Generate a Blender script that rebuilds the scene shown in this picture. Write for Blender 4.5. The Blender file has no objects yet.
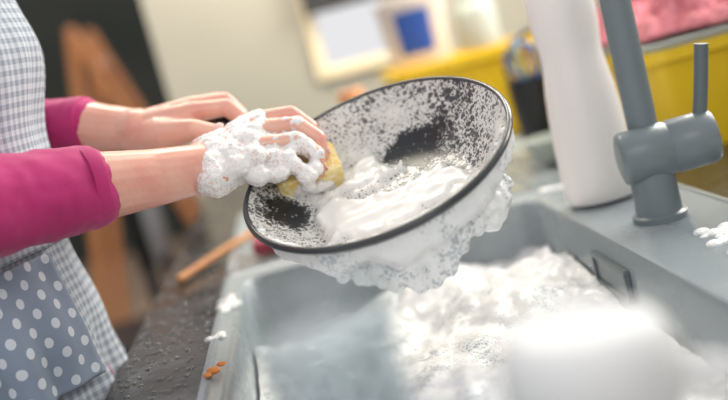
import bpy, bmesh, math, random
from mathutils import Vector, Matrix, noise
random.seed(7)
S=bpy.context.scene
try:
    S.view_settings.view_transform='Standard'; S.view_settings.look='None'
except Exception: pass

# ---------------- materials ----------------
def mat(name,col,rough=.5,metal=0,sub=0,bump=None,var=None,trans=0,coat=0,spec=.5,sheen=0,rvar=None):
    m=bpy.data.materials.new(name);m.use_nodes=True
    nt=m.node_tree;b=nt.nodes['Principled BSDF']
    b.inputs['Base Color'].default_value=(*col,1);b.inputs['Roughness'].default_value=rough
    b.inputs['Metallic'].default_value=metal
    b.inputs['Specular IOR Level'].default_value=spec
    if sub:
        b.inputs['Subsurface Weight'].default_value=sub
        b.inputs['Subsurface Radius'].default_value=(1,.4,.25);b.inputs['Subsurface Scale'].default_value=.008
    if trans: b.inputs['Transmission Weight'].default_value=trans
    if coat: b.inputs['Coat Weight'].default_value=coat;b.inputs['Coat Roughness'].default_value=.12
    if sheen: b.inputs['Sheen Weight'].default_value=sheen
    tc=nt.nodes.new('ShaderNodeTexCoord')
    if var:
        n=nt.nodes.new('ShaderNodeTexNoise');n.inputs['Scale'].default_value=var[0];n.inputs['Detail'].default_value=5
        nt.links.new(tc.outputs['Object'],n.inputs['Vector'])
        r=nt.nodes.new('ShaderNodeValToRGB');r.color_ramp.elements[0].position=.35;r.color_ramp.elements[1].position=.65
        r.color_ramp.elements[0].color=(*var[1],1);r.color_ramp.elements[1].color=(*col,1)
        nt.links.new(n.outputs['Fac'],r.inputs['Fac']);nt.links.new(r.outputs['Color'],b.inputs['Base Color'])
    if rvar:
        n=nt.nodes.new('ShaderNodeTexNoise');n.inputs['Scale'].default_value=rvar[0];n.inputs['Detail'].default_value=3
        nt.links.new(tc.outputs['Object'],n.inputs['Vector'])
        mr=nt.nodes.new('ShaderNodeMapRange');mr.inputs['From Min'].default_value=.35;mr.inputs['From Max'].default_value=.65
        mr.inputs['To Min'].default_value=rvar[1];mr.inputs['To Max'].default_value=rvar[2]
        nt.links.new(n.outputs['Fac'],mr.inputs['Value']);nt.links.new(mr.outputs[0],b.inputs['Roughness'])
    if bump:
        n2=nt.nodes.new('ShaderNodeTexNoise');n2.inputs['Scale'].default_value=bump[0];n2.inputs['Detail'].default_value=4
        nt.links.new(tc.outputs['Object'],n2.inputs['Vector'])
        bp=nt.nodes.new('ShaderNodeBump');bp.inputs['Strength'].default_value=bump[1];bp.inputs['Distance'].default_value=bump[2] if len(bump)>2 else .001
        nt.links.new(n2.outputs['Fac'],bp.inputs['Height']);nt.links.new(bp.outputs['Normal'],b.inputs['Normal'])
    return m

def foam_material(name,lo,hi,speck,bs=.3,sc=330):
    m=mat(name,hi,.30,sub=.35,coat=.35)
    nt=m.node_tree;b=nt.nodes['Principled BSDF'];L=nt.links.new
    b.inputs['Subsurface Radius'].default_value=(1,1,1);b.inputs['Subsurface Scale'].default_value=.008
    tc=nt.nodes.new('ShaderNodeTexCoord')
    v=nt.nodes.new('ShaderNodeTexVoronoi');v.inputs['Scale'].default_value=sc
    v2=nt.nodes.new('ShaderNodeTexVoronoi');v2.inputs['Scale'].default_value=sc*2
    n=nt.nodes.new('ShaderNodeTexNoise');n.inputs['Scale'].default_value=22;n.inputs['Detail'].default_value=6
    for x in (v,v2,n): L(tc.outputs['Object'],x.inputs['Vector'])
    sep=nt.nodes.new('ShaderNodeSeparateColor');L(v.outputs['Color'],sep.inputs[0])
    nr=nt.nodes.new('ShaderNodeMapRange');nr.inputs['From Min'].default_value=.40;nr.inputs['From Max'].default_value=.62;L(n.outputs['Fac'],nr.inputs['Value'])
    m1=nt.nodes.new('ShaderNodeMath');m1.operation='MULTIPLY';L(sep.outputs[0],m1.inputs[0]);L(nr.outputs[0],m1.inputs[1])
    m2=nt.nodes.new('ShaderNodeMath');m2.operation='MULTIPLY';m2.inputs[1].default_value=speck;L(m1.outputs[0],m2.inputs[0])
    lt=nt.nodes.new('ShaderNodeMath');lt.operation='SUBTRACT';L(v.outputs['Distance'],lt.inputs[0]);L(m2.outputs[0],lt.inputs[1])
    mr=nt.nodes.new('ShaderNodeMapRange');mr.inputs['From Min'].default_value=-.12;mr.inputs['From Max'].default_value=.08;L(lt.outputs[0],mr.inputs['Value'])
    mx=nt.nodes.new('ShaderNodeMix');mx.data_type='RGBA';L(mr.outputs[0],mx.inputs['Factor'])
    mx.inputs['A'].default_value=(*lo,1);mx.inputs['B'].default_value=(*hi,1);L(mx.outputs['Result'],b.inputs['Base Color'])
    a=nt.nodes.new('ShaderNodeMath');a.operation='ADD';L(v.outputs['Distance'],a.inputs[0]);L(n.outputs['Fac'],a.inputs[1])
    a2=nt.nodes.new('ShaderNodeMath');a2.operation='ADD';L(a.outputs[0],a2.inputs[0]);L(v2.outputs['Distance'],a2.inputs[1])
    bp=nt.nodes.new('ShaderNodeBump');bp.inputs['Strength'].default_value=bs;bp.inputs['Distance'].default_value=.0018
    L(a2.outputs[0],bp.inputs['Height']);L(bp.outputs['Normal'],b.inputs['Normal'])
    return m
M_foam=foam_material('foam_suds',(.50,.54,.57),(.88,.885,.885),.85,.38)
M_foamh=foam_material('foam_on_skin',(.76,.60,.54),(.89,.87,.86),1.0,.4,420)
M_skin=mat('skin',(.80,.46,.35),.32,sub=.18,bump=(260,.3,.0009),var=(28,(.75,.34,.27)),coat=.12)
M_nail=mat('nail',(.85,.55,.5),.2,coat=.5)
M_pink=mat('pink_knit',(.52,.020,.165),.8,bump=(700,.35,.001),var=(12,(.43,.014,.13)),sheen=.2)
M_sink=mat('grey_composite',(.28,.32,.34),.28,bump=(900,.1,.0004),var=(500,(.25,.285,.305)),rvar=(12,.15,.32))
M_counter=mat('dark_stone',(.042,.036,.032),.2,bump=(45,.35,.002),var=(60,(.022,.019,.017)),spec=.30,rvar=(16,.08,.30))
M_faucet=mat('grey_faucet',(.17,.205,.22),.34)
M_faucetd=mat('dark_lever',(.12,.15,.16),.35)
M_black=mat('black_plastic',(.015,.016,.018),.35)
M_white=mat('white_plastic',(.90,.86,.83),.3,sub=.1)
M_ceram=mat('white_ceramic',(.86,.86,.86),.2,coat=.3)
M_matte=mat('matte_white_ceramic',(.84,.84,.84),.6)
M_yellow=mat('yellow_plastic',(.84,.57,.02),.4)
M_sponge=mat('yellow_sponge',(.85,.60,.16),.9,bump=(300,.8,.003),var=(160,(.9,.8,.5)))
M_maroon=mat('maroon_plastic',(.30,.03,.06),.5)
M_wood=mat('wood',(.55,.25,.08),.5,var=(30,(.42,.17,.05)))
M_orange=mat('orange_wood',(.66,.27,.10),.5)
M_blue=mat('blue_plastic',(.03,.10,.42),.4)
M_teal=mat('teal_plastic',(.03,.25,.38),.4)
M_sage=mat('sage_ceramic',(.46,.51,.46),.4)
M_wall=mat('wall_paint',(.45,.43,.36),.8,var=(3,(.40,.385,.32)))
M_dark=mat('dark_wall_paint',(.030,.036,.030),.8,var=(1.5,(.05,.055,.045)))
M_floor=mat('floor_wood',(.42,.29,.20),.5,var=(2,(.30,.21,.14)))
M_frame=mat('window_frame',(.88,.76,.52),.5)
M_cab=mat('cabinet',(.10,.10,.10),.5)
M_jeans=mat('denim',(.05,.07,.14),.8)
M_hair=mat('hair',(.06,.03,.015),.5)
M_towel=mat('pink_towel',(.74,.27,.30),.9,bump=(200,1,.006),var=(90,(.50,.13,.17)))
M_outer=mat('pan_outer',(.05,.053,.058),.2)
M_food=mat('orange_scrap',(.65,.22,.05),.5)
M_water=mat('water_drop',(.9,.93,.95),.02,trans=.9)
M_steel=mat('steel',(.6,.6,.6),.25,1)
def thin(name,col,mixf,second):
    m=bpy.data.materials.new(name);m.use_nodes=True;nt=m.node_tree;nt.nodes.clear()
    o_=nt.nodes.new('ShaderNodeOutputMaterial');mx=nt.nodes.new('ShaderNodeMixShader');tr=nt.nodes.new('ShaderNodeBsdfTransparent');gl=nt.nodes.new(second)
    tr.inputs[0].default_value=(*col,1);mx.inputs[0].default_value=mixf
    if 'Roughness' in gl.inputs and second.endswith('Glossy'): gl.inputs['Roughness'].default_value=.08
    nt.links.new(tr.outputs[0],mx.inputs[1]);nt.links.new(gl.outputs[0],mx.inputs[2]);nt.links.new(mx.outputs[0],o_.inputs[0])
    return m
M_glass=thin('clear_glass',(.94,.97,.98),.14,'ShaderNodeBsdfGlossy')
M_milky=thin('soapy_water',(.9,.94,.97),.42,'ShaderNodeBsdfDiffuse')

# ---------------- mesh helpers ----------------
def obj(name,me,mt=None,parent=None,smooth=True):
    o=bpy.data.objects.new(name,me);S.collection.objects.link(o)
    if mt: me.materials.append(mt)
    if smooth:
        for p in me.polygons:p.use_smooth=True
    if parent:o.parent=parent
    return o
def empty(name,loc=(0,0,0)):
    o=bpy.data.objects.new(name,None);S.collection.objects.link(o);o.empty_display_size=.05
    return o
def frombm(name,bm,mt=None,parent=None,smooth=True,recalc=True):
    if recalc: bmesh.ops.recalc_face_normals(bm,faces=bm.faces)
    me=bpy.data.meshes.new(name);bm.to_mesh(me);bm.free()
    return obj(name,me,mt,parent,smooth)
def box_bm(bm,x0,x1,y0,y1,z0,z1):
    vs=[bm.verts.new((x,y,z)) for x in(x0,x1) for y in(y0,y1) for z in(z0,z1)]
    for f in((0,1,3,2),(4,6,7,5),(0,4,5,1),(2,3,7,6),(0,2,6,4),(1,5,7,3)): bm.faces.new([vs[i] for i in f])
def boxes(name,L,mt,parent=None,bevel=0):
    bm=bmesh.new()
    for b in L: box_bm(bm,*b)
    o=frombm(name,bm,mt,parent,smooth=False)
    if bevel:
        md=o.modifiers.new('b','BEVEL');md.width=bevel;md.segments=3
    return o
def rings(bm,levels,cap0=True,cap1=True,closed=True):
    prev=None;first=None
    for L in levels:
        vs=[bm.verts.new(p) for p in L]
        if prev:
            n=len(vs)
            for i in range(n if closed else n-1):
                bm.faces.new((prev[i],prev[(i+1)%n],vs[(i+1)%n],vs[i]))
        else: first=vs
        prev=vs
    if cap0: bm.faces.new(first[::-1])
    if cap1: bm.faces.new(prev)
def rrect(x0,x1,y0,y1,r,z,seg=6):
    P=[]
    for cx,cy,a0 in((x1-r,y1-r,0),(x0+r,y1-r,90),(x0+r,y0+r,180),(x1-r,y0+r,270)):
        for i in range(seg+1):
            a=math.radians(a0+90*i/seg);P.append((cx+r*math.cos(a),cy+r*math.sin(a),z))
    return P
def rloft(name,levels,mt,parent=None,cap0=False,cap1=True):
    bm=bmesh.new()
    rings(bm,[rrect(*l) for l in levels],cap0,cap1)
    o=frombm(name,bm,mt,parent)
    es=o.modifiers.new('es','EDGE_SPLIT');es.split_angle=math.radians(40)
    return o
def lathe(name,prof,loc,mt,parent=None,n=48,axis=None,sx=1,sy=1,cap0=True,cap1=True):
    bm=bmesh.new()
    rings(bm,[[(r*sx*math.cos(2*math.pi*i/n),r*sy*math.sin(2*math.pi*i/n),z) for i in range(n)] for r,z in prof],cap0,cap1)
    M=Matrix.Translation(loc)
    if axis is not None: M=M@Vector((0,0,1)).rotation_difference(Vector(axis).normalized()).to_matrix().to_4x4()
    bmesh.ops.transform(bm,matrix=M,verts=bm.verts)
    o=frombm(name,bm,mt,parent)
    es=o.modifiers.new('es','EDGE_SPLIT');es.split_angle=math.radians(50)
    return o
def capsule(bm,p0,r0,p1,r1,n=20):
    p0=Vector(p0);p1=Vector(p1);d=(p1-p0);L=d.length
    if L<1e-6:d=Vector((0,0,1));L=1e-6
    z=d.normalized();q=Vector((0,0,1)).rotation_difference(z)
    R=[]
    for i in range(1,7):
        a=math.pi/2*(1-i/6.0);R.append((r0*math.cos(a),-r0*math.sin(a)))
    for i in range(0,6):
        a=math.pi/2*(i/6.0);R.append((r1*math.cos(a),L+r1*math.sin(a)))
    rings(bm,[[p0+q@Vector((r*math.cos(2*math.pi*k/n),r*math.sin(2*math.pi*k/n),h)) for k in range(n)] for r,h in R])
def ellipsoid(bm,c,r,rot=None,sub=3):
    g=bmesh.ops.create_icosphere(bm,subdivisions=sub,radius=1)
    M=Matrix.Translation(c)@(rot.to_4x4() if rot else Matrix())@Matrix.Diagonal((*r,1))
    bmesh.ops.transform(bm,matrix=M,verts=g['verts'])
def chain(bm,pts,g=0):
    for (a,ra),(b,rb) in zip(pts,pts[1:]): capsule(bm,a,ra+g,b,rb+g)
def remesh(o,vox,sm=4,fac=.5):
    m=o.modifiers.new('r','REMESH');m.mode='VOXEL';m.voxel_size=vox;m.use_smooth_shade=True
    if sm:
        s=o.modifiers.new('s','SMOOTH');s.factor=fac;s.iterations=sm
def displace(o,scale,strength,depth=3,mid=.5):
    t=bpy.data.textures.new(o.name+'_t','CLOUDS');t.noise_scale=scale;t.noise_depth=depth
    d=o.modifiers.new('d','DISPLACE');d.texture=t;d.strength=strength;d.texture_coords='GLOBAL';d.mid_level=mid
def tube(name,pts,r,mt,parent=None):
    cu=bpy.data.curves.new(name,'CURVE');cu.dimensions='3D';cu.bevel_depth=r;cu.bevel_resolution=6;cu.use_fill_caps=True;cu.resolution_u=10
    sp=cu.splines.new('BEZIER');sp.bezier_points.add(len(pts)-1)
    for b,p in zip(sp.bezier_points,pts):
        b.co=p;b.handle_left_type=b.handle_right_type='AUTO'
    cu.materials.append(mt)
    o=bpy.data.objects.new(name,cu);S.collection.objects.link(o)
    if parent:o.parent=parent
    return o
def sstep(a,b,x):
    t=max(0,min(1,(x-a)/(b-a)));return t*t*(3-2*t)
V=Vector

# ---------------- camera ----------------
c15,s15=math.cos(math.radians(15)),math.sin(math.radians(15))
pt=math.atan(.159);cp,sp_=math.cos(pt),math.sin(pt)
def camvec(cx,cy,cz):
    r=c15*cx+s15*cy;s=-s15*cx+c15*cy
    F=-cz*cp+s*sp_;U=s*cp+cz*sp_
    return Vector((.9988*r+.048*F,-.048*r+.9988*F,U)).normalized()
cd=bpy.data.cameras.new('camera');cam=bpy.data.objects.new('camera',cd);S.collection.objects.link(cam)
R=Matrix((camvec(1,0,0),camvec(0,1,0),camvec(0,0,1))).transposed()
cam.matrix_world=Matrix.Translation((0,0,1.18))@R.to_4x4()
cd.lens=49.45;cd.sensor_width=36;cd.clip_start=.02
cd.dof.use_dof=True;cd.dof.focus_distance=1.0;cd.dof.aperture_fstop=1.8
S.camera=cam

# ---------------- room ----------------
boxes('floor',[(-4,1.05,-1,8.1,-.02,0)],M_floor)
boxes('wall_far',[(-4,-.45,8,8.1,0,2.6)],M_dark)
boxes('wall_left',[(-4.1,-4,-1,8.1,0,2.6)],M_wall)
wx0,wx1,wz0,wz1=.115,.33,1.11,1.9
boxes('wall_back',[(-.30,wx0,2.7,2.8,0,2.6),(wx1,1.0,2.7,2.8,0,2.6),(wx0,wx1,2.7,2.8,0,wz0),(wx0,wx1,2.7,2.8,wz1,2.6)],M_wall)
win=empty('window_1')
boxes('frame',[(wx0-.02,wx0+.012,2.685,2.75,wz0-.02,wz1+.02),(wx1-.012,wx1+.02,2.685,2.75,wz0-.02,wz1+.02),(wx0,wx1,2.685,2.75,wz0-.02,wz0+.012),(wx0,wx1,2.685,2.75,wz1-.012,wz1+.02)],M_frame,win,.004)
bl=empty('roller_blind')
boxes('blind_fabric',[(wx0-.01,wx1+.07,2.655,2.66,1.285,1.95)],M_black,bl)
tube('bottom_bar',[(wx0-.01,2.657,1.28),(wx1+.07,2.657,1.28)],.014,M_black,bl)
boxes('wall_right',[(1.0,1.1,-1,2.8,0,1.14),(1.0,1.1,-1,2.8,2.1,2.6),(1.0,1.1,-1,.2,1.14,2.1),(1.0,1.1,2.5,2.8,1.14,2.1)],M_wall)
w2=empty('window_2')
boxes('frame',[(.99,1.06,.2,.26,1.14,2.1),(.99,1.06,2.44,2.5,1.14,2.1),(.99,1.06,1.32,1.38,1.14,2.1),(.99,1.06,.26,2.44,1.14,1.19),(.99,1.06,.26,2.44,2.05,2.1)],M_white,w2,.004)
ct=boxes('countertop',[(-.254,-.145,-.3,2.69,.86,.9),(.43,.995,-.3,2.69,.86,.9),(-.145,.43,-.3,.42,.86,.9),(-.145,.43,1.94,2.69,.86,.9)],M_counter)
cb=empty('base_cabinet')
boxes('carcass',[(-.225,-.205,-.3,2.68,.1,.858),(-.205,.99,-.3,-.28,.1,.858),(-.205,.99,2.66,2.68,.1,.858),(-.16,.99,-.28,2.66,.0,.1)],M_cab,cb)
boxes('door_fronts',[(-.243,-.226,-.29+i*.6,.29+i*.6,.12,.84) for i in range(5)],M_cab,cb,.003)

# ---------------- sink ----------------
sink=empty('kitchen_sink')
X0,X1=-.121,.291;Y0,Y1=.58,1.345
rloft('bowl',[(-.152,.44,.40,1.40,.02,.899),(-.152,.44,.40,1.40,.02,.904),(-.149,.437,.403,1.397,.018,.9075),
 (-.143,.431,.409,1.391,.014,.908),(-.139,.427,.413,1.387,.012,.9045),(X0-.012,X1+.010,Y0-.010,Y1+.012,.032,.9045),(X0-.005,X1+.004,Y0-.004,Y1+.004,.03,.903),(X0,X1,Y0,Y1,.028,.897),
 (X0+.006,X1-.006,Y0+.006,Y1-.006,.03,.74),(X0+.02,X1-.02,Y0+.02,Y1-.02,.03,.722),(X0+.05,X1-.05,Y0+.05,Y1-.05,.03,.72)],M_sink,sink)
dr=[(-.152,.44,1.40,1.96,.02,.899),(-.152,.44,1.40,1.96,.02,.904),(-.149,.437,1.403,1.957,.018,.908),(-.138,.426,1.414,1.946,.018,.908),(-.130,.418,1.424,1.936,.02,.899),(-.12,.408,1.434,1.926,.02,.8985)]
rloft('drainer',dr,M_sink,sink)
bm=bmesh.new()
for i in range(11):
    x=-.085+i*.045; capsule(bm,(x,1.46,.8985),.005,(x,1.90,.8985),.005,10)
frombm('drainer_ridges',bm,M_sink,sink)
boxes('overflow_frame',[(.283,.2895,.974,1.084,.876,.882),(.283,.2895,.974,1.084,.846,.851),(.283,.2895,.974,.980,.851,.876),(.283,.2895,1.078,1.084,.851,.876)],M_faucetd,sink,.001)
boxes('overflow_slot',[(.286,.2893,.980,1.078,.851,.876)],M_faucet,sink)
lathe('drain_basket',[(.045,.7205),(.045,.724),(.038,.724),(.03,.7215)],(.085,.95,0),M_steel,sink)

# ---------------- foam in bowl ----------------
def fbm(x,y,z,o=4):
    a=1;s=0;f=1
    for i in range(o):
        s+=a*noise.noise((x*f,y*f,z*f));a*=.5;f*=2.1
    return s
bm=bmesh.new();NX,NY=160,290
G=[]
for j in range(NY+1):
    row=[]
    for i in range(NX+1):
        u=i/NX;v=j/NY
        x=X0+.0065+u*(X1-X0-.013);y=Y0+.0065+v*(Y1-Y0-.013)
        h=.838+.026*fbm(x*8,y*8,1.3,3)+.0026*fbm(x*55,y*55,4,2)
        h+=.020*math.exp(-((x-.17)/.10)**2-((y-1.14)/.14)**2)
        h+=.03*math.exp(-((x-.08)/.14)**2-((y-.78)/.15)**2)
        h-=.040*math.exp(-((x+.08)/.10)**2-((y-1.32)/.10)**2)
        c=noise.voronoi((x*30+.8*noise.noise((x*30,y*30,1)),y*30+.8*noise.noise((x*30,y*30,8)),.3))[0][0]
        h+=.0032*(1-min(c*1.3,1)**2)
        row.append(bm.verts.new((x,y,h)))
    G.append(row)
for j in range(NY):
    for i in range(NX): bm.faces.new((G[j][i],G[j][i+1],G[j+1][i+1],G[j+1][i]))
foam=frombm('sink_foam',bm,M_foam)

def clumps(name,pts,vox,mt=M_foam,sm=3,parent=None,dstr=.004,dsc=.008,zs=.8):
    bm=bmesh.new()
    for p,r in pts: ellipsoid(bm,p,(r,r,r*zs),sub=2)
    o=frombm(name,bm,mt,parent);remesh(o,vox,sm)
    if dstr: displace(o,dsc,dstr)
    return o
L=[]
for cx,cy,rx,ry,n,z in [(.385,.92,.030,.045,60,.9045),(-.137,1.23,.009,.045,40,.906),(-.143,1.07,.006,.012,10,.906),(.37,.80,.030,.035,40,.9045),(.36,1.365,.05,.006,24,.906)]:
    for k in range(n):
        L.append((Vector((cx+random.gauss(0,.5)*rx,cy+random.gauss(0,.5)*ry,z)),random.uniform(.0045,.010 if rx>.02 else .007)))
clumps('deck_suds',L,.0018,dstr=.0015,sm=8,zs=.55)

# ---------------- faucet ----------------
fa=empty('kitchen_faucet')
lathe('base',[(.030,.9045),(.030,.911),(.0255,.913),(.0245,.93),(.0245,.99)],(.362,1.055,0),M_faucet,fa)
ax=Vector((.975,-.14,.02)).normalized()
VB=Vector((.330,1.055,.979))
lathe('valve_body',[(.020,0),(.0275,.002),(.0295,.006),(.0295,.052),(.028,.054),(.028,.056),(.0295,.058),(.0295,.098),(.027,.104),(.018,.106)],VB,M_faucet,fa,axis=ax)
q=VB+ax*.086
tube('lever',[q,q+Vector((.010,-.004,.040)),q+Vector((.022,-.008,.100))],.0075,M_faucetd,fa)
sx=.366;sy=1.062
tube('spout',[(sx,sy,.985),(sx,sy,1.14),(sx,sy,1.33),(sx-.03,sy,1.40),(sx-.10,sy,1.43),(sx-.17,sy,1.40),(sx-.19,sy,1.33),(sx-.19,sy,1.29)],.0165,M_faucet,fa)
lathe('spray_head',[(.013,1.25),(.02,1.252),(.02,1.30),(.0165,1.31)],(sx-.19,sy,0),M_faucetd,fa)

# ---------------- white bottle ----------------
bo=empty('detergent_bottle')
lathe('body',[(.036,.9085),(.043,.909),(.0465,.914),(.0470,.93),(.0468,.98),(.0455,1.02),(.0430,1.05),(.0395,1.075),(.0378,1.09),(.0385,1.105),(.0410,1.125),(.0418,1.15),(.041,1.18),(.034,1.20),(.022,1.215),(.0165,1.222),(.0165,1.232)],(.351,1.215,0),M_white,bo,sx=1.0,sy=.8)
lathe('cap',[(.019,1.232),(.019,1.26),(.017,1.264),(.008,1.265),(.008,1.285),(.005,1.288)],(.351,1.215,0),M_white,bo)

# ---------------- pan ----------------
pan=empty('frying_pan')
C=Vector((.068,.991,1.062));A=Vector((.984,-.019,.179)).normalized();N=Vector((-.175,-.365,.914));N=(N-A*N.dot(A)).normalized();B=N.cross(A)
PM=Matrix((A,B,N)).transposed().to_4x4();PM=Matrix.Translation(C)@PM
RP=.138
def panz(r):
    if r<.086: return -.048
    t=(r-.086)/(RP-.086);t=max(0,min(1,t))
    return -.048+.048*(t*t*.45+t*.55)
bm=bmesh.new();NR,NA=70,260
col=[]
def cover(u,v):
    r=math.hypot(u,v)
    w=.22*noise.noise((u*2.2,v*2.2,3));w2=.22*noise.noise((u*2.2,v*2.2,9))
    uu=u+w;vv=v+w2
    g=lambda x,y,sx,sy:math.exp(-((uu-x)/sx)**2-((vv-y)/sy)**2)
    gs=lambda x,y,sx,sy:math.exp(-((u-x)/sx)**2-((v-y)/sy)**2)
    cv=.62
    cv+=.40*g(-.30,.15,.36,.55)+.40*g(.20,-.30,.55,.32)+.50*g(.0,-.88,.8,.20)+.35*g(.12,.62,.32,.16)
    cv-=.22*g(.72,.50,.22,.28)
    cv-=.95*gs(-.74,.20,.13,.18)
    cv-=.08*g(.55,.20,.2,.2)
    a=math.atan2(v-.3,u-.2);q=math.hypot(u-.2,v-.3);sw=math.sin(2*a+q*9)
    cv+=.16*sw*sstep(1.0,.3,r)
    cv+=.20*noise.noise((u*5,v*5,1))+.14*noise.noise((u*11,v*11,5))
    cv-=max(0,2.6*gs(.25,.40,.18,.21)-2.4*gs(.11,.25,.16,.17))
    return max(0,min(1,cv))
RR=[RP*(i/NR) for i in range(1,NR+1)]
rows=[]
for r in RR:
    row=[]
    for k in range(NA):
        a=2*math.pi*k/NA;u=math.cos(a)*r;v=math.sin(a)*r
        cv=cover(u/RP,v/RP)
        edge=1-sstep(.93,1.0,r/RP)
        h=panz(r)+edge*(.0080*sstep(.65,1,cv)*(1+.4*noise.noise((u*50,v*50,2))))
        row.append(bm.verts.new((u,v,h)));col.append(cv)
    if rows:
        p=rows[-1]
        for k in range(NA): bm.faces.new((p[k],p[(k+1)%NA],row[(k+1)%NA],row[k]))
    rows.append(row)
bm.faces.new(rows[0])
bmesh.ops.transform(bm,matrix=PM,verts=bm.verts)
me=bpy.data.meshes.new('inner');bm.to_mesh(me);bm.free()
at=me.attributes.new('foam','FLOAT','POINT')
for i,cv in enumerate(col): at.data[i].value=cv
def pan_mat():
    m=bpy.data.materials.new('pan_soapy_nonstick');m.use_nodes=True;nt=m.node_tree;b=nt.nodes['Principled BSDF'];L=nt.links.new
    tc=nt.nodes.new('ShaderNodeTexCoord')
    at=nt.nodes.new('ShaderNodeAttribute');at.attribute_name='foam'
    def math_(op,a,b_=None,c=None):
        n=nt.nodes.new('ShaderNodeMath');n.operation=op
        for i,x in enumerate((a,b_,c)):
            if x is None: continue
            if isinstance(x,(int,float)): n.inputs[i].default_value=x
            else: L(x,n.inputs[i])
        return n.outputs[0]
    def mapr(x,a,b_,c=0,d=1):
        mr=nt.nodes.new('ShaderNodeMapRange');mr.interpolation_type='SMOOTHSTEP'
        for k,vv in (('From Min',a),('From Max',b_),('To Min',c),('To Max',d)): mr.inputs[k].default_value=vv
        L(x,mr.inputs['Value']);return mr.outputs[0]
    inv=math_('SUBTRACT',1,at.outputs['Fac'])
    def holes(scale,k,off=0):
        v=nt.nodes.new('ShaderNodeTexVoronoi');v.inputs['Scale'].default_value=scale
        L(tc.outputs['Object'],v.inputs['Vector'])
        sep=nt.nodes.new('ShaderNodeSeparateColor');L(v.outputs['Color'],sep.inputs[0])
        rad=math_('MULTIPLY',math_('MULTIPLY_ADD',sep.outputs[0],1.0,.12),math_('MULTIPLY_ADD',inv,k,off))
        d=math_('SUBTRACT',v.outputs['Distance'],rad)
        return mapr(d,-.12,.06)
    h1=holes(140,1.05,.04);h2=holes(260,1.05,.07);h3=holes(430,1.0,.10)
    m_=math_('MULTIPLY',math_('MULTIPLY',h1,h2),h3)
    film=mapr(at.outputs['Fac'],.18,1.0)
    base=math_('MULTIPLY',film,math_('MULTIPLY_ADD',m_,.76,.24))
    low=math_('MULTIPLY',m_,mapr(at.outputs['Fac'],.05,.50))
    m_=math_('MAXIMUM',base,math_('MULTIPLY',low,.82))
    v=nt.nodes.new('ShaderNodeTexVoronoi');v.inputs['Scale'].default_value=250;L(tc.outputs['Object'],v.inputs['Vector'])
    sep=nt.nodes.new('ShaderNodeSeparateColor');L(v.outputs['Color'],sep.inputs[0])
    dd=math_('LESS_THAN',v.outputs['Distance'],math_('MULTIPLY',math_('SUBTRACT',sep.outputs[1],.6),.9))
    m_=math_('MAXIMUM',m_,math_('MULTIPLY',dd,.34))
    mx=nt.nodes.new('ShaderNodeMix');mx.data_type='RGBA';L(m_,mx.inputs['Factor'])
    mx.inputs['A'].default_value=(.012,.015,.020,1);mx.inputs['B'].default_value=(.86,.85,.81,1)
    L(mx.outputs['Result'],b.inputs['Base Color'])
    b.inputs['Roughness'].default_value=.28
    bp=nt.nodes.new('ShaderNodeBump');bp.inputs['Strength'].default_value=.5;bp.inputs['Distance'].default_value=.0012;L(m_,bp.inputs['Height']);L(bp.outputs['Normal'],b.inputs['Normal'])
    return m
obj('cooking_surface',me,pan_mat(),pan)
bm=bmesh.new();n=160
def outp(t):
    r=.088+(RP+.002-.088)*t
    return r+.001,-.0535+.0495*(t*t*.45+t*.55)
prof=[(RP-.0005,0),(RP+.0005,.0022),(RP+.003,.0024),(RP+.0052,.0002),(RP+.0054,-.0026),(RP+.0038,-.0046)]+[outp(1-i/11) for i in range(1,12)]
prof+=[(.086,-.0545),(.06,-.0545),(.001,-.0545)]
rings(bm,[[(r*math.cos(2*math.pi*k/n),r*math.sin(2*math.pi*k/n),z) for k in range(n)] for r,z in prof],False,True)
bmesh.ops.transform(bm,matrix=PM,verts=bm.verts)
frombm('outer_shell',bm,M_outer,pan)
def PP(ang,r,h): return PM@Vector((math.cos(math.radians(ang))*r,math.sin(math.radians(ang))*r,h))
HA=125
bm=bmesh.new()
hp=[(.136,-.018,.006),(.150,-.010,.008),(.175,.004,.0085),(.21,.015,.0095),(.25,.023,.0105),(.29,.030,.011),(.315,.033,.010)]
chain(bm,[(PP(HA,r,h),rr) for r,h,rr in hp])
h=frombm('handle',bm,M_black,pan);remesh(h,.002,6)

bm=bmesh.new();na=240;nt_=26
def wt(a):
    d=(a+80+180)%360-180
    return sstep(115,45,abs(d))
LV=[];INN=[]
for j in range(nt_+1):
    t=1-j/nt_
    ring=[];inn=[]
    for k in range(na):
        a=360*k/na-180
        r,z=outp(t)
        w=wt(a)
        ca,sa=math.cos(math.radians(a)),math.sin(math.radians(a))
        nn=noise.noise((ca*3,sa*3,t*2+3))+.5*noise.noise((ca*7,sa*7,t*3+7))
        off=w*(.0075+.0065*nn)-.002*(1-w)
        edge=sstep(.02,.14,1-t)
        off=max(off*edge-.0010*(1-edge),-.0010)
        nr,nz=.62,-.78
        p=PM@Vector(((r+off*nr)*ca,(r+off*nr)*sa,z+off*nz))
        p.z-=w*max(0,off)*.8
        ring.append(p)
        inn.append(PM@Vector(((r-.0022*nr)*ca,(r-.0022*nr)*sa,z-.0022*nz)))
    LV.append(ring);INN.append(inn)
LV+=INN[::-1]+[LV[0]]
rings(bm,LV,False,False)
bmesh.ops.remove_doubles(bm,verts=bm.verts,dist=.00001)
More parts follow.
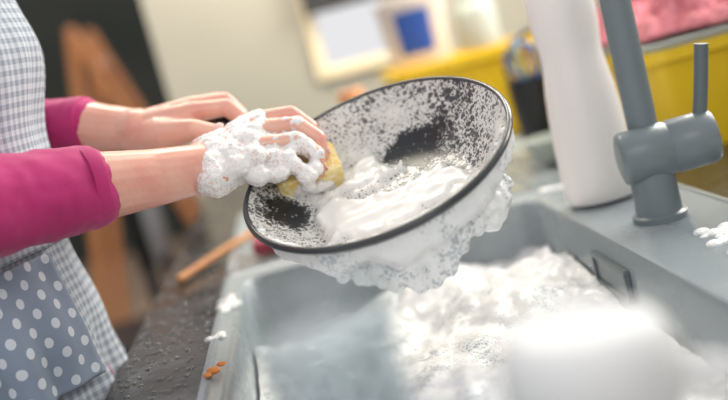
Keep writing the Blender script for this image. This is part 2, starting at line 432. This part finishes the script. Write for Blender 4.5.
for a0,l,r0 in((-128,.004,.009),(-118,.008,.011),(-110,.012,.012),(-103,.018,.014),(-95,.025,.015),(-87,.028,.015),(-79,.024,.015),(-70,.014,.013),(-62,.010,.012),(-54,.016,.012),(-47,.023,.012),(-41,.024,.012),(-34,.010,.010)):
    b=PP(a0,.120,-.046)
    b=b+V((0,0,-.002))
    prev=(b,r0)
    for k in range(1,4):
        t=k/3
        cur=(b+Vector((random.uniform(-.004,.004),random.uniform(-.003,.003),-t*l)),r0*(1-.40*t))
        capsule(bm,prev[0],prev[1],cur[0],cur[1],14);prev=cur
o=frombm('pan_foam',bm,M_foam,pan);remesh(o,.0015,7);displace(o,.012,.0035,2)
L=[]
for k in range(460):
    a=random.gauss(-95,34);r=random.uniform(.118,.1365)
    if a<-168 or a>0: continue
    L.append((PP(a,r,panz(r)-.0008),random.uniform(.0025,.0050)))
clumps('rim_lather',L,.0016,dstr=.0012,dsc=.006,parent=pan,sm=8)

# ---------------- sponge ----------------
spg=empty('dish_sponge')
bm=bmesh.new();box_bm(bm,-.036,.036,-.025,.025,-.014,.014)
bmesh.ops.subdivide_edges(bm,edges=bm.edges,cuts=5,use_grid_fill=True)
for v in bm.verts:
    v.co+=Vector([.002*noise.noise(v.co*90+Vector((i*7,0,0))) for i in range(3)])
fz=(N+.25*A-.25*B).normalized();fx=(A-fz*A.dot(fz)).normalized();fy=fz.cross(fx)
SC=Vector((.000,1.075,1.055))
bmesh.ops.transform(bm,matrix=Matrix.Translation(SC)@Matrix((fx,fy,fz)).transposed().to_4x4(),verts=bm.verts)
o=frombm('sponge_block',bm,M_sponge,spg);md=o.modifiers.new('b','SUBSURF');md.levels=md.render_levels=1

# ---------------- woman ----------------
wom=empty('woman')
W=V((-.108,1.050,1.091))
el=V((-.365,.905,1.128));cu=V((-.217,1.003,1.106))
I1=V((-.036,1.098,1.120));M1=V((-.034,1.079,1.111));R1=V((-.038,1.060,1.096));P1=V((-.046,1.047,1.081))
F_=[[(I1,.0118),(V((-.001,1.100,1.118)),.0101),(V((.016,1.094,1.099)),.0091),(V((.016,1.086,1.080)),.0080)],
   [(M1,.0120),(V((.003,1.080,1.106)),.0103),(V((.021,1.073,1.087)),.0092),(V((.020,1.069,1.068)),.0081)],
   [(R1,.0116),(V((-.001,1.059,1.091)),.0099),(V((.015,1.052,1.073)),.0089),(V((.013,1.054,1.055)),.0078)],
   [(P1,.0110),(V((-.017,1.042,1.077)),.0090),(V((-.003,1.037,1.060)),.0081),(V((-.003,1.042,1.045)),.0071)]]
def near_palm(bm,W0,g=0):
    for k,(tip,r0,r1) in enumerate([(I1,.018,.0123),(M1,.019,.0125),(R1,.018,.0120),(P1,.0165,.0115)]):
        st=W+V((.014,(1.5-k)*.012,(1.5-k)*.008))
        capsule(bm,W0,.0240+g,st,.0205+g);capsule(bm,st,r0+g,tip,r1+g)
        if k<3:
            nt_=[I1,M1,R1,P1][k+1];capsule(bm,tip-(tip-st)*.12,.0108+g,nt_-(nt_-st)*.12,.0102+g)
            capsule(bm,st*.5+tip*.5,.0155+g,(st+nt_)*.5,.0145+g)
bm=bmesh.new()
chain(bm,[(el,.044),(cu,.0365),(V((-.155,1.033,1.096)),.0300),(W,.0260)])
near_palm(bm,W)
for f in F_: chain(bm,f)
chain(bm,[(W+V((.014,.012,-.004)),.017),(V((-.062,1.110,1.092)),.0145),(V((-.028,1.122,1.084)),.0105),(V((-.004,1.112,1.072)),.0085)])
o=frombm('right_arm',bm,M_skin,wom);remesh(o,.0014,4)
bm=bmesh.new();near_palm(bm,W+V((.020,.006,.002)),.0012)
chain(bm,F_[2][:3],.0010);chain(bm,F_[3],.0012);chain(bm,F_[1][:2],-.0002)
for p,r in[(V((-.082,1.030,1.080)),.013),(V((-.066,1.032,1.084)),.015),(V((-.05,1.037,1.089)),.014),(V((-.048,1.058,1.105)),.012),(V((-.075,1.047,1.099)),.016),(V((-.060,1.070,1.110)),.011),
           (V((-.022,1.042,1.074)),.011),(V((-.012,1.051,1.083)),.010),(V((.006,1.045,1.060)),.010),(V((-.030,1.046,1.083)),.012),(V((-.03,1.034,1.066)),.011),(V((-.05,1.030,1.070)),.012),(V((-.002,1.036,1.055)),.010)]:
    ellipsoid(bm,p,(r*1.2,r,r*.9),sub=3)
for k in range(80):
    a=random.uniform(0,6.28)
    p=SC+fx*.034*math.cos(a)+fy*.027*math.sin(a)+fz*random.uniform(-.014,.004);r=random.uniform(.003,.008)
    if math.cos(a)>.7 and random.random()<.6: continue
    ellipsoid(bm,p,(r,r,r),sub=2)
o=frombm('hand_foam',bm,M_foamh,None);remesh(o,.0014,10);displace(o,.020,.0060,2,.52);displace(o,.005,.0014,2)

bm=bmesh.new();dz=V((0,0,-.008))
def LP(x,y,z): return V((x,y,z))+dz
W2=LP(-.186,1.170,1.155);cu2=LP(-.240,1.196,1.172);el2=V((-.385,1.255,1.180))
chain(bm,[(el2,.036),(cu2,.0300),(LP(-.21,1.182,1.162),.0272),(W2,.0250)])
FI=LP(-.104,1.150,1.154);FM=LP(-.106,1.171,1.160);FR=LP(-.114,1.192,1.160);FP=LP(-.126,1.210,1.156)
for k,(tip,r0,r1) in enumerate([(FI,.017,.0125),(FM,.0175,.0125),(FR,.017,.0118),(FP,.0155,.0112)]):
    st=W2+V((.012,(k-1.5)*.010,0))
    capsule(bm,W2,.0240,st,.0205);capsule(bm,st,r0,tip,r1)
    if k<3:
        nn=[FI,FM,FR,FP][k+1];capsule(bm,tip-(tip-st)*.12,.011,nn-(nn-st)*.12,.0105)
        capsule(bm,st*.5+tip*.5,.015,(st+nn)*.5,.0145)
chain(bm,[(FI,.0120),(LP(-.068,1.147,1.150),.0102),(LP(-.052,1.138,1.129),.0092),(LP(-.068,1.131,1.113),.0081)])
chain(bm,[(FM,.0120),(LP(-.070,1.172,1.157),.0102),(LP(-.056,1.166,1.136),.0091),(LP(-.074,1.156,1.118),.0080)])
chain(bm,[(FR,.0116),(LP(-.079,1.194,1.159),.0098),(LP(-.066,1.190,1.138),.0087),(LP(-.084,1.180,1.122),.0077)])
chain(bm,[(FP,.0108),(LP(-.098,1.213,1.156),.0089),(LP(-.084,1.211,1.140),.0080),(LP(-.098,1.203,1.126),.0071)])
chain(bm,[(W2+V((.006,-.008,-.008)),.0205),(LP(-.142,1.133,1.139),.0180),(LP(-.110,1.116,1.137),.0126),(LP(-.084,1.115,1.126),.0102)])
capsule(bm,LP(-.150,1.142,1.143),.0180,LP(-.115,1.146,1.144),.0130)
o=frombm('left_arm',bm,M_skin,wom);remesh(o,.0014,4)
def nail(name,p,nrm,d,s=(.0058,.0048,.0012)):
    nrm=V(nrm).normalized();d=V(d);d=(d-nrm*d.dot(nrm)).normalized()
    bm=bmesh.new();ellipsoid(bm,p,s,Matrix((d,nrm.cross(d),nrm)).transposed(),2)
    frombm(name,bm,M_nail,wom)
nail('thumb_nail',LP(-.081,1.1085,1.1335),(-.1,-.6,.75),(1,.03,-.4),(.0070,.0058,.0014))
nail('index_nail',V((.0237,1.086,1.085)),(1,-.1,.25),(0,-.3,-1))
nail('middle_nail',V((.0282,1.069,1.073)),(1,-.1,.2),(0,-.3,-1))
nail('ring_nail',V((.0210,1.052,1.060)),(1,-.1,.2),(0,-.2,-1))

bm=bmesh.new()
def ering(z,cx,rx,ry,cy=1.10,n=40): return [(cx+rx*math.cos(2*math.pi*k/n),cy+ry*math.sin(2*math.pi*k/n),z) for k in range(n)]
TOR=[(.86,-.372,.108,.168),(.95,-.375,.104,.160),(1.06,-.38,.092,.140),(1.16,-.378,.102,.146),(1.26,-.372,.118,.155),(1.33,-.378,.112,.160),(1.38,-.388,.092,.158),(1.415,-.395,.065,.11),(1.43,-.395,.05,.06)]
rings(bm,[ering(*t) for t in TOR])
chain(bm,[(V((-.395,.955,1.37)),.058),(V((-.40,.915,1.33)),.054),(el,.055),(V((-.29,.957,1.117)),.049),(cu,.0415)])
chain(bm,[(V((-.395,1.245,1.37)),.058),(V((-.405,1.285,1.33)),.050),(el2,.043),(V((-.32,1.229,1.171)),.038),(cu2,.0340)])
o=frombm('pink_shirt',bm,M_pink,wom);remesh(o,.004,5);displace(o,.05,.011,2)
for nm,cc,dd,r in(('right_cuff',cu,(cu-el),.0425),('left_cuff',cu2,(cu2-el2),.0340)):
    d=V(dd).normalized()
    lathe(nm,[(r-.006,.0),(r-.001,-.002),(r,.004),(r-.001,.012),(r-.004,.0135),(r-.0065,.010)],cc-d*.002,M_pink,wom,axis=d,cap0=False,cap1=False)
bm=bmesh.new()
rings(bm,[ering(*t) for t in[(.80,-.372,.112,.172),(.90,-.372,.108,.166)]])
for y in(1.01,1.19):
    chain(bm,[(V((-.372,y,.82)),.088),(V((-.37,y,.48)),.06),(V((-.38,y,.30)),.055),(V((-.385,y,.09)),.042)])
o=frombm('trousers',bm,M_jeans,wom);remesh(o,.008,4)
for i,y in enumerate((1.01,1.19)):
    bm=bmesh.new();chain(bm,[(V((-.40,y,.052)),.038),(V((-.34,y,.045)),.036),(V((-.265,y,.034)),.034)]);capsule(bm,V((-.39,y,.06)),.04,V((-.385,y,.10)),.04)
    for v in bm.verts: v.co.z=max(v.co.z,.001)
    o=frombm('shoe_%d'%(i+1),bm,M_black,wom);remesh(o,.006,3)
bm=bmesh.new()
chain(bm,[(V((-.395,1.10,1.39)),.055),(V((-.372,1.10,1.50)),.050)])
ellipsoid(bm,V((-.345,1.10,1.575)),(.088,.074,.108),Matrix.Rotation(.35,3,'Y'))
ellipsoid(bm,V((-.300,1.10,1.520)),(.050,.048,.045))
capsule(bm,V((-.262,1.10,1.580)),.008,V((-.240,1.10,1.548)),.012)
for y in(1.024,1.176): ellipsoid(bm,V((-.355,y,1.565)),(.018,.008,.030))
ellipsoid(bm,V((-.262,1.10,1.514)),(.012,.022,.006));ellipsoid(bm,V((-.265,1.10,1.503)),(.012,.018,.006))
o=frombm('head',bm,M_skin,wom);remesh(o,.004,3)
for i,y in enumerate((1.068,1.132)):
    bm=bmesh.new();ellipsoid(bm,V((-.272,y,1.578)),(.010,.014,.006));frombm('eye_%d'%(i+1),bm,M_ceram,wom)
    bm=bmesh.new();ellipsoid(bm,V((-.2665,y,1.576)),(.0055,.006,.0045));frombm('iris_%d'%(i+1),bm,M_hair,wom)
    bm=bmesh.new();capsule(bm,V((-.262,y-.015,1.600)),.003,V((-.262,y+.015,1.600)),.003);frombm('eyebrow_%d'%(i+1),bm,M_hair,wom)
bm=bmesh.new();ellipsoid(bm,V((-.372,1.10,1.600)),(.094,.086,.105),Matrix.Rotation(.35,3,'Y'))
chain(bm,[(V((-.455,1.10,1.62)),.035),(V((-.50,1.10,1.56)),.032),(V((-.505,1.10,1.45)),.024),(V((-.50,1.10,1.36)),.010)])
o=frombm('hair',bm,M_hair,wom);remesh(o,.005,3);displace(o,.02,.006)

# apron
def apron_mat(dots=False):
    m=bpy.data.materials.new('apron_dots' if dots else 'apron_gingham');m.use_nodes=True;nt=m.node_tree;b=nt.nodes['Principled BSDF'];L=nt.links.new
    b.inputs['Roughness'].default_value=.85
    uv=nt.nodes.new('ShaderNodeUVMap');uv.uv_map='UVMap'
    sp=nt.nodes.new('ShaderNodeSeparateXYZ');L(uv.outputs[0],sp.inputs[0])
    def mt_(op,a,b_=None):
        n=nt.nodes.new('ShaderNodeMath');n.operation=op
        for i,x in enumerate((a,b_)):
            if x is None: continue
            if isinstance(x,(int,float)): n.inputs[i].default_value=x
            else: L(x,n.inputs[i])
        return n.outputs[0]
    mx=nt.nodes.new('ShaderNodeMix');mx.data_type='RGBA'
    if not dots:
        s=95
        a=mt_('GREATER_THAN',mt_('FRACT',mt_('MULTIPLY',sp.outputs[0],s)),.5)
        c=mt_('GREATER_THAN',mt_('FRACT',mt_('MULTIPLY',sp.outputs[1],s)),.5)
        f=mt_('MULTIPLY',mt_('ADD',a,c),.5)
        mx.inputs['A'].default_value=(.25,.29,.35,1);mx.inputs['B'].default_value=(.54,.58,.63,1)
    else:
        s=33
        def dot(o1,o2):
            x=mt_('SUBTRACT',mt_('FRACT',mt_('ADD',mt_('MULTIPLY',sp.outputs[0],s),o1)),.5)
            y=mt_('SUBTRACT',mt_('FRACT',mt_('ADD',mt_('MULTIPLY',sp.outputs[1],s),o2)),.5)
            return mt_('LESS_THAN',mt_('ADD',mt_('MULTIPLY',x,x),mt_('MULTIPLY',y,y)),.03)
        f=mt_('MAXIMUM',dot(0,0),dot(.5,.5))
        mx.inputs['A'].default_value=(.25,.31,.40,1);mx.inputs['B'].default_value=(.66,.71,.77,1)
    L(f,mx.inputs['Factor']);L(mx.outputs['Result'],b.inputs['Base Color'])
    return m
M_ging=apron_mat();M_dots=apron_mat(True)
def tor(z):
    T=[(.40,-.36,.165,.22),(.70,-.366,.135,.195)]+TOR
    for a,b in zip(T,T[1:]):
        if a[0]<=z<=b[0]:
            t=(z-a[0])/(b[0]-a[0]);t=t*t*(3-2*t);return [a[i]+(b[i]-a[i])*t for i in(1,2,3)]
    return T[-1][1:]
def apron_patch(name,z0,z1,wfn,off,mt,nz=80,na=70):
    bm=bmesh.new();uvl=bm.loops.layers.uv.new('UVMap');G=[];UV={}
    for j in range(nz+1):
        z=z0+(z1-z0)*j/nz;cx,rx,ry=tor(z);a0,a1=wfn(z);row=[]
        for i in range(na+1):
            a=math.radians(a0+(a1-a0)*i/na)
            fold=.009*math.sin(a*11+noise.noise((a*2,z*3,0))*3)*sstep(1.08,.85,z)+.006*noise.noise((a*5,z*9,2))
            rr=off+fold+.006
            v=bm.verts.new((cx+(rx+rr)*math.cos(a),1.10+(ry+rr)*math.sin(a),z));UV[v]=(a*.16,z);row.append(v)
        G.append(row)
    for j in range(nz):
        for i in range(na): bm.faces.new((G[j][i],G[j][i+1],G[j+1][i+1],G[j+1][i]))
    for f in bm.faces:
        for l in f.loops: l[uvl].uv=UV[l.vert]
    o=frombm(name,bm,mt,apr);s=o.modifiers.new('t','SOLIDIFY');s.thickness=.002
    return o
apr=empty('apron');apr.parent=wom
apron_patch('apron_skirt',.45,1.075,lambda z:(-105,105),.004,M_ging)
apron_patch('apron_bib',1.07,1.345,lambda z:(-62+ (z-1.07)*70,62-(z-1.07)*70),.006,M_ging)
apron_patch('apron_pocket',.915,1.05,lambda z:(-88,-24),.010,M_dots,40,40)
apron_patch('waistband',1.055,1.085,lambda z:(-110,110),.010,M_ging,6,60)
for y,sg in((1.04,-1),(1.16,1)):
    tube('neck_strap',[(-.262,y,1.34),(-.32,y,1.425),(-.40,y,1.455),(-.455,y+.0,1.40)],.008,M_ging,apr)

# ---------------- small items ----------------
ws=empty('wooden_spoon')
bm=bmesh.new();chain(bm,[(V((-.220,1.452,.9085)),.0065),(V((-.154,1.565,.9150)),.0058),(V((-.094,1.669,.9165)),.0055),(V((-.065,1.72,.918)),.006)])
frombm('spoon_handle',bm,M_wood,ws)
bm=bmesh.new();ellipsoid(bm,V((-.045,1.755,.920)),(.022,.036,.006),Matrix.Rotation(-.53,3,'Z'));frombm('spoon_bowl',bm,M_wood,ws)
rloft('scouring_pad',[(-.105,-.035,1.46,1.55,.01,.909),(-.108,-.032,1.457,1.553,.012,.915),(-.108,-.032,1.457,1.553,.012,.923),(-.105,-.035,1.46,1.55,.01,.927)],M_maroon,cap0=True)
bm=bmesh.new()
for k in range(330):
    x=random.uniform(-.25,-.16);y=random.uniform(.85,1.75);r=random.uniform(.0010,.0036)
    ellipsoid(bm,V((x,y,.9003)),(r,r*random.uniform(.9,1.15),r*.55),sub=2)
frombm('water_drops',bm,M_water)
bm=bmesh.new()
for x,y,s in((-.137,.935,.006),(-.130,.95,.004),(-.142,.925,.004)):
    ellipsoid(bm,V((x,y,.9105)),(s*1.3,s,s*.6),Matrix.Rotation(x*50,3,'Z'),2)
frombm('carrot_scraps',bm,M_food)

dg=empty('drinking_glass')
lathe('glass_wall',[(.027,.9055),(.029,.908),(.033,1.080),(.0325,1.082),(.0316,1.080),(.0275,.915),(.001,.914)],(-.012,.42,0),M_glass,dg,cap1=True)
lathe('soapy_water',[(.001,.917),(.0265,.918),(.0302,1.040),(.0304,1.062),(.001,1.063)],(-.012,.42,0),M_milky,dg)
mg=empty('white_mug')
lathe('mug_body',[(.039,.906),(.041,.908),(.042,1.005),(.040,1.018),(.035,1.025),(.031,1.028),(.028,1.028),(.026,1.025)],(.102,.44,0),M_matte,mg)
tube('mug_handle',[(.141,.425,1.0),(.163,.418,.99),(.167,.417,.965),(.155,.42,.945),(.141,.425,.945)],.006,M_matte,mg)

def crate(name,x0,x1,y0,y1,z0,z1,mt,parent=None):
    i=.008
    return rloft(name,[(x0+.02,x1-.02,y0+.02,y1-.02,.02,z0),(x0+.005,x1-.005,y0+.005,y1-.005,.025,z1-.02),(x0-.004,x1+.004,y0-.004,y1+.004,.03,z1-.018),(x0-.004,x1+.004,y0-.004,y1+.004,.03,z1),
        (x0+i,x1-i,y0+i,y1-i,.022,z1),(x0+i+.015,x1-i-.015,y0+i+.015,y1-i-.015,.02,z0+.006)],mt,parent,cap0=True)
crate('yellow_basin',.50,.90,1.36,1.80,.9005,1.055,M_yellow)
crate('yellow_crate',.23,.57,2.08,2.40,.9005,1.085,M_yellow)
rloft('serving_tray',[(.495,.905,1.355,1.805,.03,1.0555),(.49,.91,1.35,1.81,.03,1.064),(.50,.90,1.36,1.80,.03,1.064),(.505,.895,1.365,1.795,.03,1.060)],M_sage,cap0=True)
bm=bmesh.new();G=[];n=110
for j in range(n+1):
    row=[]
    for i in range(n+1):
        u=i/n*2-1;v=j/n*2-1
        x=.70+.19*u+.03*noise.noise((u*2,v*2,1));y=1.59+.19*v+.03*noise.noise((u*2,v*2,4))
        e=max(abs(u),abs(v))
        rid=abs(noise.noise((u*3+v*1.5,v*3-u,7)));rid2=abs(noise.noise((u*7,v*7,2)))
        z=1.066+.055*(1-e**8)*(.35+1.8*rid)+.045*rid2*(1-e**8)+.004
        row.append(bm.verts.new((x,y,z)))
    G.append(row)
for j in range(n):
    for i in range(n): bm.faces.new((G[j][i],G[j][i+1],G[j+1][i+1],G[j+1][i]))
o=frombm('pink_towel',bm,M_towel);s=o.modifiers.new('t','SOLIDIFY');s.thickness=.004
tb=empty('storage_tub')
lathe('tub_body',[(.062,1.086),(.066,1.09),(.076,1.22),(.079,1.223),(.079,1.233),(.06,1.236)],(.310,2.20,0),M_white,tb)
bm=bmesh.new();nn=30
rings(bm,[[(.310+r*math.cos(math.radians(-130+60*k/nn)),2.20+r*math.sin(math.radians(-130+60*k/nn)),z) for k in range(nn+1)] for r,z in((.0703,1.115),(.0758,1.205))],False,False,False)
frombm('blue_label',bm,M_blue,tb)
lathe('sage_canister',[(.04,1.087),(.045,1.09),(.046,1.17),(.04,1.185),(.03,1.19),(.03,1.21),(.02,1.215)],(.45,2.22,0),M_sage)
uc=empty('utensil_cup')
lathe('cup',[(.034,.9095),(.038,.912),(.044,1.035),(.041,1.035),(.036,.92)],(.425,1.75,0),M_black,uc)
for k in range(6):
    a=k*1.047;tube('whisk_wire',[(.425,1.75,.96),(.425+.02*math.cos(a),1.75+.02*math.sin(a),1.04),(.42+.032*math.cos(a),1.75+.032*math.sin(a),1.075),(.415,1.75,1.105)],.0025,M_blue if k%2 else M_teal,uc)
tube('power_cable',[(.70,1.90,.905),(.62,1.92,1.00),(.53,1.95,1.10),(.46,1.96,1.09),(.43,1.93,1.02),(.47,1.90,.96),(.52,1.92,.93),(.56,2.0,.905)],.006,M_black)
lathe('grey_bowl',[(.02,.909),(.03,.91),(.05,.945),(.048,.946),(.028,.914)],(.40,1.60,0),M_sage)
lathe('white_saucepan',[(.08,.9005),(.09,.905),(.095,1.0),(.092,1.0),(.085,.91)],(.09,2.35,0),M_ceram)
bt=empty('spice_jar')
lathe('jar',[(.026,.9005),(.028,.903),(.028,1.05),(.024,1.06)],(.125,2.0,0),M_orange,bt);lathe('jar_lid',[(.026,1.06),(.026,1.08),(.024,1.083)],(.125,2.0,0),M_orange,bt)
crate('stainless_tray',.455,.60,.80,1.06,.9005,.935,mat('brushed_steel',(.55,.52,.48),.35,.9))

ld=empty('wooden_stepladder')
bm=bmesh.new()
for y in(3.60,3.95):
    capsule(bm,V((-.92,y,.02)),.022,V((-.66,y,1.45)),.022);capsule(bm,V((-.24,y,.02)),.022,V((-.66,y,1.45)),.022)
for k in range(5):
    z=.25+k*.27;x=-.24-(z/1.45)*.42;capsule(bm,V((x,3.60,z)),.018,V((x,3.95,z)),.018)
frombm('ladder_frame',bm,M_orange,ld)
chr_=empty('dining_chair')
boxes('chair_parts',[(-.90,-.50,2.9,3.3,.44,.48),(-.90,-.86,2.9,2.94,0,.44),(-.54,-.50,2.9,2.94,0,.44),(-.90,-.86,3.26,3.3,0,.44),(-.54,-.50,3.26,3.3,0,.9),(-.54,-.50,2.9,2.94,.48,.9),(-.545,-.495,2.9,3.3,.68,.92)],M_black,chr_,.01)

# ---------------- lights ----------------
w=bpy.data.worlds.new('world');S.world=w;w.use_nodes=True
bg=w.node_tree.nodes['Background'];bg.inputs[0].default_value=(.98,.98,1,1);bg.inputs[1].default_value=.84
def area(name,loc,tgt,size,e,col=(1,1,1)):
    l=bpy.data.lights.new(name,'AREA');l.shape='RECTANGLE';l.size=size[0];l.size_y=size[1];l.energy=e;l.color=col
    o=bpy.data.objects.new(name,l);S.collection.objects.link(o);o.location=loc
    o.rotation_euler=(V(tgt)-V(loc)).to_track_quat('-Z','Y').to_euler();return o
area('window_daylight',(1.3,1.8,1.9),(.1,1.05,.95),(1.4,.8),46,(1,.97,.91))
area('added_fill',(.1,2.1,2.3),(.1,2.5,1.1),(.8,.5),22,(1,.91,.74))  # added warm light, no visible fixture; makes the glow on the back wall
area('added_fill',(.1,-.8,2.3),(.05,.8,1.0),(.9,.6),7,(1,.97,.93))  # added front fill above the camera, brightens faces turned towards it
